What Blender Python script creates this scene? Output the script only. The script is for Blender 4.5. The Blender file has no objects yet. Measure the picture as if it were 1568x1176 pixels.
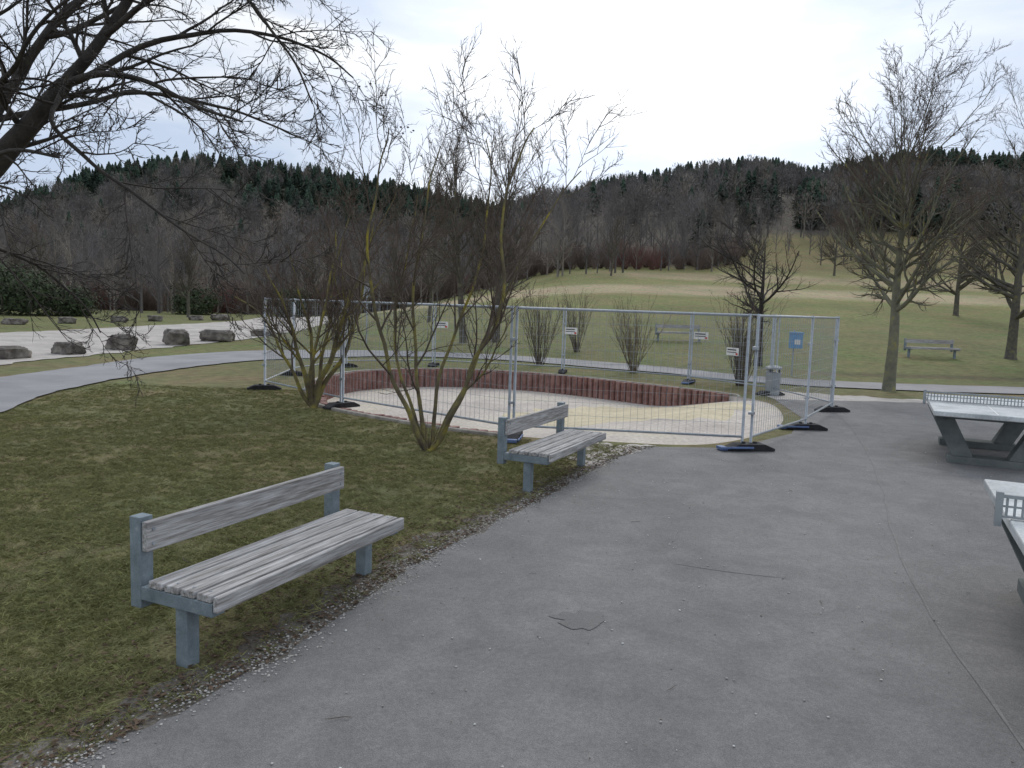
import bpy, bmesh, math, random
import numpy as np
from mathutils import Vector, Matrix, noise
R = math.radians
scene = bpy.context.scene

# ------------------------------------------------------------ helpers
class MB:
    def __init__(s): s.v=[]; s.f=[]; s.m=[]
    def box(s, c, size, rot=None, mat=0, taper=None):
        b=len(s.v); hx,hy,hz=size[0]/2,size[1]/2,size[2]/2
        for i,(x,y,z) in enumerate([(-1,-1,-1),(1,-1,-1),(1,1,-1),(-1,1,-1),(-1,-1,1),(1,-1,1),(1,1,1),(-1,1,1)]):
            k=1
            if taper and z>0: k=taper
            p=Vector((x*hx*k,y*hy*k,z*hz))
            if rot is not None: p=rot@p
            p=p+Vector(c); s.v.append((p.x,p.y,p.z))
        for f in [(0,3,2,1),(4,5,6,7),(0,1,5,4),(1,2,6,5),(2,3,7,6),(3,0,4,7)]:
            s.f.append(tuple(b+i for i in f)); s.m.append(mat)
    def tube(s, pts, rads, sides=6, mat=0, cap=False):
        n=len(pts); b=len(s.v)
        d0=(pts[-1]-pts[0])
        ref=Vector((0,0,1)) if abs(d0.z)<0.8*d0.length else Vector((1,0.1,0))
        for i in range(n):
            t=pts[min(i+1,n-1)]-pts[max(i-1,0)]
            if t.length<1e-9: t=Vector((0,0,1))
            t=t.normalized()
            a=t.cross(ref)
            if a.length<1e-4: a=t.cross(Vector((0,1,0)))
            a.normalize(); c=t.cross(a)
            for k in range(sides):
                th=2*math.pi*k/sides
                q=pts[i]+(a*math.cos(th)+c*math.sin(th))*rads[i]
                s.v.append((q.x,q.y,q.z))
        for i in range(n-1):
            for k in range(sides):
                k2=(k+1)%sides
                s.f.append((b+i*sides+k,b+i*sides+k2,b+(i+1)*sides+k2,b+(i+1)*sides+k)); s.m.append(mat)
        if cap:
            s.f.append(tuple(b+k for k in range(sides))); s.m.append(mat)
            s.f.append(tuple(b+(n-1)*sides+k for k in range(sides))); s.m.append(mat)
    def obj(s, name, mats, smooth=False, link=True, bevel=0):
        me=bpy.data.meshes.new(name); me.from_pydata(s.v,[],s.f)
        for m in mats: me.materials.append(m)
        me.polygons.foreach_set('material_index',s.m)
        if smooth: me.polygons.foreach_set('use_smooth',[True]*len(s.f))
        me.update()
        o=bpy.data.objects.new(name,me)
        if link: scene.collection.objects.link(o)
        if bevel:
            bv=o.modifiers.new('bevel','BEVEL'); bv.width=bevel; bv.segments=2; bv.limit_method='ANGLE'
        return o

def sstep(a,b,x):
    t=np.clip((np.asarray(x,dtype=float)-a)/(b-a),0,1); return t*t*(3-2*t)

def mat(name, stops, scale=5, detail=6, rough=0.85, bump=0.0, bscale=None, metallic=0, fine=None, rnd=0.0, stretch=(1,1,1), spec=0.3, blot=None):
    m=bpy.data.materials.new(name); m.use_nodes=True
    nt=m.node_tree; N=nt.nodes; L=nt.links; bs=N['Principled BSDF']
    bs.inputs['Roughness'].default_value=rough; bs.inputs['Metallic'].default_value=metallic
    bs.inputs['Specular IOR Level'].default_value=spec
    tc=N.new('ShaderNodeTexCoord'); mp=N.new('ShaderNodeMapping'); mp.inputs['Scale'].default_value=stretch
    L.new(tc.outputs['Object'],mp.inputs['Vector'])
    nz=N.new('ShaderNodeTexNoise'); nz.inputs['Scale'].default_value=scale; nz.inputs['Detail'].default_value=detail; nz.inputs['Roughness'].default_value=0.6
    L.new(mp.outputs[0],nz.inputs['Vector'])
    cr=N.new('ShaderNodeValToRGB'); e=cr.color_ramp.elements
    e[0].position=stops[0][0]; e[0].color=(*stops[0][1],1)
    e[1].position=stops[-1][0]; e[1].color=(*stops[-1][1],1)
    for p,c in stops[1:-1]:
        k=e.new(p); k.color=(*c,1)
    L.new(nz.outputs['Fac'],cr.inputs['Fac'])
    col=cr.outputs['Color']
    def mul(col,fac):
        vm=N.new('ShaderNodeVectorMath'); vm.operation='SCALE'
        L.new(col,vm.inputs[0]); L.new(fac,vm.inputs['Scale']); return vm.outputs[0]
    for ff in ([fine] if fine else [])+(blot or []):
        n2=N.new('ShaderNodeTexNoise'); n2.inputs['Scale'].default_value=ff[0]; n2.inputs['Detail'].default_value=4
        if len(ff)>2: n2.inputs['Distortion'].default_value=ff[2]
        L.new(mp.outputs[0],n2.inputs['Vector'])
        mr=N.new('ShaderNodeMapRange'); mr.inputs['From Min'].default_value=0.3; mr.inputs['From Max'].default_value=0.7
        mr.inputs['To Min'].default_value=1-ff[1]; mr.inputs['To Max'].default_value=1+ff[1]
        L.new(n2.outputs['Fac'],mr.inputs['Value']); col=mul(col,mr.outputs[0])
    if rnd:
        oi=N.new('ShaderNodeObjectInfo'); mr=N.new('ShaderNodeMapRange')
        mr.inputs['To Min'].default_value=1-rnd; mr.inputs['To Max'].default_value=1+rnd
        L.new(oi.outputs['Random'],mr.inputs['Value']); col=mul(col,mr.outputs[0])
    L.new(col,bs.inputs['Base Color'])
    if bump:
        n3=N.new('ShaderNodeTexNoise'); n3.inputs['Scale'].default_value=bscale or scale*4; n3.inputs['Detail'].default_value=5
        L.new(mp.outputs[0],n3.inputs['Vector'])
        bp=N.new('ShaderNodeBump'); bp.inputs['Strength'].default_value=bump; bp.inputs['Distance'].default_value=0.02
        L.new(n3.outputs['Fac'],bp.inputs['Height']); L.new(bp.outputs[0],bs.inputs['Normal'])
    return m

# ------------------------------------------------------------ materials
M_asph=mat('asphalt',[(0.32,(0.150,0.145,0.141)),(0.5,(0.184,0.178,0.172)),(0.68,(0.207,0.200,0.192))],scale=0.5,detail=10,rough=0.85,bump=0.45,bscale=140,fine=(210,0.32),blot=[(2.3,0.10,1.5),(28,0.10),(.9,.09,2)])
M_path=mat('path_asphalt',[(0.35,(0.225,0.22,0.225)),(0.65,(0.29,0.285,0.285))],scale=0.8,bump=0.2,bscale=80,fine=(60,0.1),blot=[(.5,.08)])
M_grav=mat('pale_gravel',[(0.3,(0.34,0.31,0.28)),(0.7,(0.48,0.44,0.40))],scale=0.5,detail=8,bump=0.3,bscale=40,fine=(20,0.15),blot=[(2,.12)])
M_bark=mat('bark',[(0.3,(0.06,0.052,0.044)),(0.5,(0.10,0.09,0.075)),(0.62,(0.13,0.12,0.07)),(0.74,(0.22,0.19,0.05))],scale=6,detail=5,bump=0.6,bscale=40)
M_barkD=mat('dark_bark',[(0.3,(0.025,0.022,0.02)),(0.6,(0.06,0.052,0.045)),(0.8,(0.09,0.085,0.05))],scale=6,detail=5,bump=0.6,bscale=40)
M_lich=mat('lichen_bark',[(0.33,(0.085,0.068,0.05)),(0.47,(0.14,0.12,0.068)),(0.56,(0.22,0.19,0.065)),(0.70,(0.34,0.28,0.04))],scale=3.2,detail=6,bump=0.6,bscale=40)
M_greyb=mat('grey_green_bark',[(0.35,(0.12,0.12,0.09)),(0.55,(0.18,0.175,0.12)),(0.70,(0.27,0.24,0.07))],scale=4,detail=6,bump=0.5,bscale=40)
M_twig=mat('twig',[(0.3,(0.075,0.058,0.047)),(0.7,(0.145,0.115,0.088))],scale=3)
M_twigD=mat('dark_twig',[(0.3,(0.035,0.029,0.026)),(0.7,(0.07,0.06,0.052))],scale=3)
M_twigT=mat('tan_twig',[(0.3,(0.12,0.095,0.065)),(0.7,(0.21,0.17,0.115))],scale=3)
M_far=mat('far_twigs',[(0.3,(0.105,0.096,0.092)),(0.7,(0.165,0.15,0.14))],scale=0.6,rnd=0.38)
M_farL=mat('far_twigs_pale',[(0.3,(0.16,0.14,0.12)),(0.7,(0.24,0.205,0.17))],scale=0.6,rnd=0.3)
M_farR=mat('thicket_twigs',[(0.3,(0.11,0.082,0.068)),(0.7,(0.18,0.135,0.11))],scale=0.6,rnd=0.40)
M_farRR=mat('red_thicket_twigs',[(0.3,(0.13,0.065,0.055)),(0.7,(0.19,0.11,0.09))],scale=0.6,rnd=0.30)
M_con=mat('conifer_needles',[(0.3,(0.028,0.050,0.036)),(0.7,(0.056,0.088,0.055))],scale=1.5,rnd=0.35)
M_ever=mat('evergreen_leaves',[(0.3,(0.025,0.038,0.02)),(0.7,(0.065,0.085,0.038))],scale=3)
M_steel=mat('galvanised_steel',[(0.3,(0.28,0.305,0.33)),(0.7,(0.42,0.45,0.475))],scale=12,rough=0.45,metallic=0.4)
M_wire=mat('fence_wire',[(0.3,(0.26,0.28,0.30)),(0.7,(0.36,0.38,0.40))],scale=12,rough=0.5,metallic=0.2)
M_frame=mat('painted_bench_steel',[(0.3,(0.145,0.18,0.20)),(0.6,(0.20,0.24,0.262)),(0.75,(0.29,0.32,0.33))],scale=14,detail=8,rough=0.5,fine=(90,0.12),bump=0.1,bscale=120,blot=[(4,.2)])
M_wood=mat('weathered_wood',[(0.25,(0.15,0.135,0.115)),(0.42,(0.28,0.265,0.25)),(0.55,(0.37,0.36,0.35)),(0.72,(0.45,0.44,0.435))],scale=7,detail=10,rough=0.85,stretch=(0.35,6,6),bump=0.35,bscale=25,fine=(14,0.22),blot=[(1.7,.25)])
M_rubber=mat('black_rubber',[(0.3,(0.018,0.018,0.02)),(0.7,(0.04,0.04,0.042))],scale=8,bump=0.2)
M_blue=mat('blue_plastic',[(0.3,(0.08,0.12,0.24)),(0.7,(0.12,0.18,0.33))],scale=8,rough=0.6)
M_bluebin=mat('blue_bin',[(0.3,(0.12,0.27,0.48)),(0.7,(0.17,0.34,0.56))],scale=8,rough=0.5)
M_white=mat('white_sign',[(0.3,(0.62,0.62,0.60)),(0.7,(0.74,0.74,0.72))],scale=8,rough=0.5)
M_red=mat('red_print',[(0.3,(0.45,0.05,0.04)),(0.7,(0.55,0.08,0.06))],scale=8,rough=0.5)
M_black=mat('black_print',[(0.3,(0.02,0.02,0.02)),(0.7,(0.05,0.05,0.05))],scale=8,rough=0.5)
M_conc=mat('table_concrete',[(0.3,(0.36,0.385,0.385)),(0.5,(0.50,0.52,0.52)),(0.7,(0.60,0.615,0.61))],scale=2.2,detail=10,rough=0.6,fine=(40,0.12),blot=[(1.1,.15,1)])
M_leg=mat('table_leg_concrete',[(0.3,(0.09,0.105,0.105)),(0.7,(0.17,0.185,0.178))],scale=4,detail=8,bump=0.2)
M_pal=mat('palisade_red',[(0.3,(0.16,0.08,0.065)),(0.5,(0.23,0.125,0.105)),(0.7,(0.31,0.19,0.16))],scale=2.5,detail=7,bump=0.3,fine=(12,0.25))
M_kerb=mat('kerb_concrete',[(0.3,(0.22,0.20,0.17)),(0.7,(0.38,0.35,0.31))],scale=3,detail=8,bump=0.3,blot=[(9,.25)])
M_floor=mat('pool_gravel_floor',[(0.32,(0.38,0.335,0.295)),(0.5,(0.48,0.43,0.38)),(0.62,(0.50,0.45,0.37)),(0.75,(0.50,0.44,0.33))],scale=0.45,detail=8,bump=0.6,bscale=30,fine=(14,0.22),blot=[(1.3,.10,1)])
M_sand=mat('pale_sand',[(0.3,(0.45,0.39,0.26)),(0.7,(0.55,0.48,0.33))],scale=2,detail=7,bump=0.3,bscale=30,fine=(14,0.18),blot=[(1.1,.1)])
M_rock=mat('boulder_rock',[(0.3,(0.06,0.052,0.045)),(0.5,(0.13,0.115,0.10)),(0.7,(0.27,0.245,0.21))],scale=3,detail=9,bump=0.9,bscale=8)
M_peb=mat('pebble',[(0.3,(0.24,0.23,0.21)),(0.7,(0.44,0.42,0.39))],scale=9,rnd=0.5)
M_pebW=mat('white_pebble',[(0.3,(0.50,0.50,0.48)),(0.7,(0.70,0.70,0.67))],scale=9)
M_leaf=mat('dead_leaf',[(0.3,(0.07,0.045,0.03)),(0.7,(0.17,0.12,0.08))],scale=9,rnd=0.4)
M_grass=mat('grass_blades',[(0.3,(0.155,0.175,0.065)),(0.50,(0.225,0.222,0.092)),(0.68,(0.34,0.295,0.165))],scale=1.0,detail=5,rnd=0.35)
M_soil=mat('bare_soil',[(0.3,(0.09,0.078,0.063)),(0.5,(0.14,0.122,0.10)),(0.7,(0.21,0.19,0.165))],scale=3,detail=9,bump=0.8,bscale=40,fine=(60,.35))
M_stain=mat('asphalt_stain',[(0.3,(0.140,0.136,0.131)),(0.7,(0.182,0.176,0.169))],scale=2,detail=8,bump=0.4,bscale=140,fine=(210,0.32))
M_seam=mat('asphalt_seam',[(0.3,(0.150,0.145,0.14)),(0.7,(0.20,0.193,0.185))],scale=6,detail=8,fine=(150,0.3))
M_bin=mat('bin_metal',[(0.3,(0.22,0.24,0.25)),(0.7,(0.32,0.34,0.35))],scale=5,rough=0.5)

# ------------------------------------------------------------ terrain
AZ=[-1.4,-.66,-.56,-.42,-.25,-.09,-.01,.06,.12,.22,.30,.38,.46,.52,.64,1.4]
EL=[.08,.101,.141,.166,.154,.130,.111,.113,.136,.156,.168,.158,.178,.187,.182,.14]
def terrain(x,y):
    x=np.asarray(x,dtype=float); y=np.asarray(y,dtype=float)
    s=sstep(-25,12,x)
    f=np.interp(y,[26,30,36,50,90,130,170,220,400],[0,.12,.62,1.6,5.3,9.5,14.5,20,34])
    az=x/np.maximum(y,20)
    ridge=np.interp(az,AZ,EL)*450-4
    g=sstep(110,455,y)
    z=s*f*(1-g)+ridge*g
    back=sstep(470,900,y)
    z=z*(1-.5*back)
    z=np.where(y<26,0,z)
    return z
def tz(x,y): return float(terrain(x,y))

O=[(-3.9,15.6),(-3.4,14.3),(-1.8,12.85),(-.22,11.85),(1.4,11.55),(3.0,11.6),(4.5,13.2),(5.4,15.2),(5.8,17.5),(5.0,18.95),(3.6,20.4),(1.6,22.2),(-.2,23.1),(-2.4,23.1),(-4.2,21.6),(-4.7,19.5),(-4.5,17.3)]
def catmull(P,closed=False,k=12):
    out=[]; n=len(P); P=[Vector(p) for p in P]
    rng=range(n) if closed else range(n-1)
    for i in rng:
        if closed: a,b,c,d=P[i-1],P[i],P[(i+1)%n],P[(i+2)%n]
        else: a,b,c,d=P[max(i-1,0)],P[i],P[i+1],P[min(i+2,n-1)]
        for j in range(k):
            t=j/k
            out.append(0.5*((2*b)+(c-a)*t+(2*a-5*b+4*c-d)*t*t+(3*b-a-3*c+d)*t**3))
    if not closed: out.append(P[-1])
    return out
Oc=catmull([(*p,0) for p in O],True,12)
CX,CY=.6,17.2
ang=np.array([math.atan2(p.y-CY,p.x-CX) for p in Oc]); rad=np.array([math.hypot(p.y-CY,p.x-CX) for p in Oc])
o_=np.argsort(ang); ang=ang[o_]; rad=rad[o_]
NA=420
th=np.linspace(-math.pi,math.pi,NA,endpoint=False)
r0=np.interp(th,ang,rad,period=2*math.pi)
def r_out(x,y):
    return np.interp(np.arctan2(np.asarray(y)-CY,np.asarray(x)-CX),ang,rad,period=2*math.pi)
def in_pit(x,y,m=0.0):
    return np.hypot(np.asarray(x)-CX,np.asarray(y)-CY)<r_out(x,y)+m
def floorz(x,y):
    s=(x-1.2)*-.786+(y-11.5)*.618
    return -.5*sstep(0,3.6,s)-.004

inc=[0]; st=.25
while inc[-1]<1100:
    inc.append(inc[-1]+st); st=min(st*1.04,14)
V=[];
for k in inc:
    rr=r0+k
    x=CX+rr*np.cos(th); y=CY+rr*np.sin(th)
    V.append(np.stack([x,y,terrain(x,y)],1))
V=np.concatenate(V); K=len(inc)
F=[]
for k in range(K-1):
    for i in range(NA):
        j=(i+1)%NA
        F.append((k*NA+i,(k+1)*NA+i,(k+1)*NA+j,k*NA+j))
me=bpy.data.meshes.new('ground'); me.from_pydata(V.tolist(),[],F)
me.polygons.foreach_set('use_smooth',[True]*len(F))
X,Y=V[:,0],V[:,1]; az=X/np.maximum(Y,20)
wob=np.array([noise.noise(Vector((x*.06,y*.06,3))) for x,y in zip(X,Y)])
def blend(c,c2,w): return c*(1-w[:,None])+np.array(c2)[None,:]*w[:,None]
C=np.tile(np.array([.178,.163,.090]),(len(V),1))
C=blend(C,(.160,.165,.078),sstep(18,30,Y))
C=blend(C,(.190,.187,.082),sstep(40,70,Y)*sstep(-12,5,X))
C=blend(C,(.105,.085,.06),.7*sstep(25.6,26.2,Y+wob)*(1-sstep(26.8,27.6,Y+wob))*sstep(9.5,12,X))
edge=np.interp(az,[-.7,-.15,0,.25,.32,.7],[92,98,112,120,168,175])
Yw=Y+6*wob
strip_=sstep(69,73,Yw)*(1-sstep(81,86,Yw))*sstep(-20,-10,X)*(1-sstep(45,60,X))
C=blend(C,(.36,.30,.21),strip_*.85)
strip2=sstep(91,95,Yw)*(1-sstep(108,114,Yw))*sstep(5,20,X)
C=blend(C,(.29,.235,.16),strip2*.75)
C=blend(C,(.17,.145,.07),sstep(114,125,Y))
C=blend(C,(.10,.088,.078),sstep(0,10,Y-edge))
C=blend(C,(.055,.07,.05),sstep(280,360,Y))
a=me.color_attributes.new('zone','FLOAT_COLOR','POINT')
a.data.foreach_set('color',np.concatenate([C,np.ones((len(C),1))],1).ravel())
ground=bpy.data.objects.new('ground',me); scene.collection.objects.link(ground)
gm=bpy.data.materials.new('grass_ground'); gm.use_nodes=True; nt=gm.node_tree; N=nt.nodes; L=nt.links; bs=N['Principled BSDF']
bs.inputs['Roughness'].default_value=.95; bs.inputs['Specular IOR Level'].default_value=.15
at=N.new('ShaderNodeAttribute'); at.attribute_name='zone'
tc=N.new('ShaderNodeTexCoord')
n1=N.new('ShaderNodeTexNoise'); n1.inputs['Scale'].default_value=.5; n1.inputs['Detail'].default_value=9; n1.inputs['Roughness'].default_value=.65
L.new(tc.outputs['Object'],n1.inputs['Vector'])
cr=N.new('ShaderNodeValToRGB'); e=cr.color_ramp.elements
e[0].position=.34; e[0].color=(1.15,.96,.98,1); e[1].position=.66; e[1].color=(.80,.98,.75,1)
L.new(n1.outputs['Fac'],cr.inputs['Fac'])
mx=N.new('ShaderNodeMix'); mx.data_type='RGBA'; mx.blend_type='MULTIPLY'; mx.inputs['Factor'].default_value=1
L.new(at.outputs['Color'],mx.inputs['A']); L.new(cr.outputs['Color'],mx.inputs['B'])
col=mx.outputs['Result']
for sc_,lo,hi,dt in ((45,.6,1.4,6),(3.5,.72,1.22,7),(.14,.86,1.12,5)):
    n2=N.new('ShaderNodeTexNoise'); n2.inputs['Scale'].default_value=sc_; n2.inputs['Detail'].default_value=dt
    L.new(tc.outputs['Object'],n2.inputs['Vector'])
    mr=N.new('ShaderNodeMapRange'); mr.inputs['From Min'].default_value=.3; mr.inputs['From Max'].default_value=.7; mr.inputs['To Min'].default_value=lo; mr.inputs['To Max'].default_value=hi
    L.new(n2.outputs['Fac'],mr.inputs['Value'])
    vm=N.new('ShaderNodeVectorMath'); vm.operation='SCALE'; L.new(col,vm.inputs[0]); L.new(mr.outputs[0],vm.inputs['Scale']); col=vm.outputs[0]
    if sc_==45:
        bp=N.new('ShaderNodeBump'); bp.inputs['Strength'].default_value=.8; bp.inputs['Distance'].default_value=.03
        L.new(n2.outputs['Fac'],bp.inputs['Height']); L.new(bp.outputs[0],bs.inputs['Normal'])
L.new(col,bs.inputs['Base Color'])
me.materials.append(gm)

# ------------------------------------------------------------ pool pit
fr=[0,.15,.3,.45,.6,.72,.82,.9,.96,1.0]
mb=MB()
for k in fr:
    rr=r0*k
    x=CX+rr*np.cos(th); y=CY+rr*np.sin(th); z=floorz(x,y)
    mb.v+= [tuple(p) for p in np.stack([x,y,z],1).tolist()]
x=CX+r0*np.cos(th); y=CY+r0*np.sin(th)
mb.v+=[tuple(p) for p in np.stack([x,y,np.zeros(NA)],1).tolist()]
for k in range(len(fr)):
    for i in range(NA):
        j=(i+1)%NA
        mb.f.append((k*NA+i,(k+1)*NA+i,(k+1)*NA+j,k*NA+j)); mb.m.append(0)
for fi,f in enumerate(mb.f):
    p=mb.v[f[0]]
    if (len(fr)-1)*NA>fi and ((p[0]-2.8)/2.3)**2+((p[1]-17.0)/2.4)**2+0.35*noise.noise(Vector((p[0],p[1],0))*1.2)<1: mb.m[fi]=1
mb.obj('paddling_pool_floor',[M_floor,M_sand],smooth=True)
mb=MB(); acc=0; prev=None; random.seed(4)
fine=catmull([(*p,0) for p in O],True,60)
for p in fine+[fine[0]]:
    if prev is not None: acc+=(p-prev).length
    prev=p
    if acc>=.17:
        acc=0
        fz=float(floorz(p.x,p.y))
        if fz<-.12:
            d=Vector((CX-p.x,CY-p.y,0)).normalized()
            q=p+d*.03
            h=.035+random.uniform(-.012,.012)
            mb.tube([Vector((q.x,q.y,fz-.05)),Vector((q.x,q.y,h))],[.082,.082],8,0,True)
mb.obj('palisade_wall',[M_pal],smooth=False)
mb=MB(); n=len(Oc)
prof=[(.09,-.02),(.09,.04),(.10,.05),(.17,.05),(.18,.04),(.18,-.02)]
for i,p in enumerate(Oc):
    t=(Oc[(i+1)%n]-Oc[i-1]).normalized(); nrm=Vector((t.y,-t.x,0))
    if nrm.dot(Vector((p.x-CX,p.y-CY,0)))<0: nrm=-nrm
    low=1.0 if floorz(p.x,p.y)<-.1 else 0.0
    for a_,b_ in prof:
        q=p+nrm*a_; mb.v.append((q.x,q.y,b_ if low else b_-.075))
for i in range(n):
    j=(i+1)%n
    for k in range(len(prof)-1):
        mb.f.append((i*6+k,j*6+k,j*6+k+1,i*6+k+1)); mb.m.append(0)
mb.obj('pool_rim_kerb',[M_kerb])

# ------------------------------------------------------------ sheets
def sheet(name,poly,z,m,ter=False):
    mb=MB(); mb.v=[(p[0],p[1],z+(tz(p[0],p[1]) if ter else 0)) for p in poly]; mb.f=[tuple(range(len(poly)))]; mb.m=[0]
    return mb.obj(name,[m])
def ragged(P,amp=.03,step=.05,seed=0):
    out=[]
    for i in range(len(P)-1):
        a=Vector((*P[i],0)); b=Vector((*P[i+1],0)); n=max(1,int((b-a).length/step))
        nn=Vector((-(b-a).y,(b-a).x,0)).normalized()
        for k in range(n):
            q=a+(b-a)*k/n
            q=q+nn*amp*(noise.noise(Vector((q.x*2.2,q.y*2.2,seed)))*1.5+noise.noise(Vector((q.x*9,q.y*9,seed+5)))*.9)
            out.append((q.x,q.y))
    out.append(P[-1]); return out
EDGE=[(-4.6,-6),(-3.2,-1),(-2.35,1.4),(-1.80,3.07),(-1.26,4.11),(-.82,5.37),(-.32,6.53),(.35,7.87),(1.05,9.41),(1.75,10.7),(2.15,11.2)]
EC=[(p.x,p.y) for p in catmull([(*p,0) for p in EDGE],False,6)]
plaza=ragged(EC,.055)+[(3.3,11.3),(4.75,12.9),(5.7,15.0),(6.1,17.5)]+ragged([(6.2,18.1),(8,18.3),(12,18.5),(40,19.5)],.1,.2)+[(60,19.5),(60,-30),(-4.6,-30)]
sheet('asphalt_plaza',plaza,.007,M_asph)
inner=[(x-.26-.16*noise.noise(Vector((x,y,0))*1.3),y+.05) for x,y in EC[:-4]]
sheet('bare_soil_verge',ragged([(x+.25,y) for x,y in EC[:-3]],.02)+ragged(inner,.14,.04,3)[::-1],.003,M_soil)
def strip(name,Lp,Up,z,m,amp=.05):
    a=[(p.x,p.y) for p in catmull([(*p,0) for p in Lp],False,8)]; b=[(p.x,p.y) for p in catmull([(*p,0) for p in Up],False,8)]
    mb=MB(); W=6
    n=min(len(a),len(b))
    for i in range(n):
        for w in range(W+1):
            t=w/W; x=a[i][0]*(1-t)+b[i][0]*t; y=a[i][1]*(1-t)+b[i][1]*t
            if w in(0,W): x+=amp*noise.noise(Vector((x*1.5,y*1.5,3))); y+=amp*noise.noise(Vector((x*1.5,y*1.5,9)))
            mb.v.append((x,y,z+tz(x,y)))
    for i in range(n-1):
        for w in range(W):
            q=i*(W+1)+w; mb.f.append((q,q+1,q+W+2,q+W+1)); mb.m.append(0)
    return mb.obj(name,[m])
Lp=[(-6.5,2),(-7.5,8),(-8.27,12.3),(-9.0,15.2),(-9.1,18.2),(-8.8,21.5),(-7.7,24.8),(-4.3,27.6),(-.1,27.4),(4.5,24.8),(7.1,22.3),(9.8,21.4),(14.1,21.3),(30,22),(60,23)]
Up=[(-12.5,0),(-12,7),(-11.6,13),(-11.5,17.1),(-11.4,20.4),(-11.2,24.6),(-9.3,28.4),(-5,30.0),(-.1,29.5),(5.2,26.9),(7.9,24.4),(11,23.5),(16,23.6),(30,24.4),(60,25.4)]
strip('footpath',Lp,Up,.03,M_path,.12)
Lg=[(-13.5,5),(-13.6,12),(-13.6,20.3),(-13.2,23.8),(-12.9,29.2),(-11.6,35),(-11.6,45),(-14,60),(-19,80)]
Ug=[(-40,5),(-30,15),(-24.2,30),(-23.2,34.9),(-22.7,40),(-22.4,49.5),(-22,56),(-22.5,64),(-26,80)]
strip('gravel_lot',Lg,Ug,.02,M_grav,.5)
sheet('sandy_verge',ragged([(6.25,18.0),(9.8,18.3),(12,18.5)],.1,.2)+ragged([(12,19.1),(9.6,19.2),(6.9,20.2),(6.2,19.4)],.2,.1),.003,M_grav)
sheet('sand_spill',ragged([(1.05,9.6),(1.7,10.7),(2.2,11.3),(1.5,11.4),(.9,11.4),(.75,10.6),(.85,10.0),(1.05,9.6)],.16,.05),.0045,M_grav)
def seam(P,w):
    Pc=[Vector((p.x,p.y,0)) for p in catmull([(*p,0) for p in P],False,10)]
    l=[];r=[]
    for i,p in enumerate(Pc):
        t=(Pc[min(i+1,len(Pc)-1)]-Pc[max(i-1,0)]).normalized(); nn=Vector((-t.y,t.x,0))
        k=w*(1+.8*noise.noise(Vector((p.x*4,p.y*4,1)))); q=p+nn*.03*noise.noise(Vector((p.x*2,p.y*2,7)))
        l.append(((q+nn*k).x,(q+nn*k).y)); r.append(((q-nn*k).x,(q-nn*k).y))
    sheet('asphalt_seam',l+r[::-1],.011,M_seam)
seam([(2.4,3.2),(3.2,6.0),(4.5,9.2),(5.9,13.0),(6.9,16.5)],.009)
seam([(1.35,5.95),(1.75,5.78),(2.15,5.70)],.005)
ph=[(.49+(.16+.10*noise.noise(Vector((math.cos(t)*2,math.sin(t)*2,1))))*math.cos(t),4.78+(.14+.10*noise.noise(Vector((math.cos(t)*2,math.sin(t)*2,6))))*math.sin(t)) for t in np.linspace(0,6.283,60,endpoint=False)]
sheet('asphalt_patch',ph,.011,M_stain)

# ------------------------------------------------------------ scatter (geometry-nodes instancing)
def scatter(name,pts,rz,sc,ix,objs):
    coll=bpy.data.collections.new(name+'_parts')
    for o in objs: coll.objects.link(o)
    me=bpy.data.meshes.new(name); me.from_pydata([tuple(map(float,p)) for p in pts],[],[])
    for nm,ty,dat in(('rz','FLOAT',rz),('sc','FLOAT',sc),('ix','INT',ix)):
        a=me.attributes.new(nm,ty,'POINT'); a.data.foreach_set('value',np.array(dat,dtype=np.float32 if ty=='FLOAT' else np.int32))
    ob=bpy.data.objects.new(name,me); scene.collection.objects.link(ob)
    g=bpy.data.node_groups.new(name,'GeometryNodeTree')
    g.interface.new_socket('Geometry',in_out='INPUT',socket_type='NodeSocketGeometry')
    g.interface.new_socket('Geometry',in_out='OUTPUT',socket_type='NodeSocketGeometry')
    N=g.nodes; L=g.links
    gi=N.new('NodeGroupInput'); go=N.new('NodeGroupOutput')
    ci=N.new('GeometryNodeCollectionInfo'); ci.inputs['Collection'].default_value=coll
    ci.inputs['Separate Children'].default_value=True; ci.inputs['Reset Children'].default_value=True
    ip=N.new('GeometryNodeInstanceOnPoints'); ip.inputs['Pick Instance'].default_value=True
    def na(nm,ty):
        n=N.new('GeometryNodeInputNamedAttribute'); n.data_type=ty; n.inputs['Name'].default_value=nm; return n.outputs['Attribute']
    cx=N.new('ShaderNodeCombineXYZ'); L.new(na('rz','FLOAT'),cx.inputs['Z'])
    L.new(gi.outputs[0],ip.inputs['Points']); L.new(ci.outputs[0],ip.inputs['Instance'])
    L.new(na('ix','INT'),ip.inputs['Instance Index']); L.new(cx.outputs[0],ip.inputs['Rotation'])
    L.new(na('sc','FLOAT'),ip.inputs['Scale']); L.new(ip.outputs[0],go.inputs[0])
    md=ob.modifiers.new('scatter','NODES'); md.node_group=g
    return ob

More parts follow.
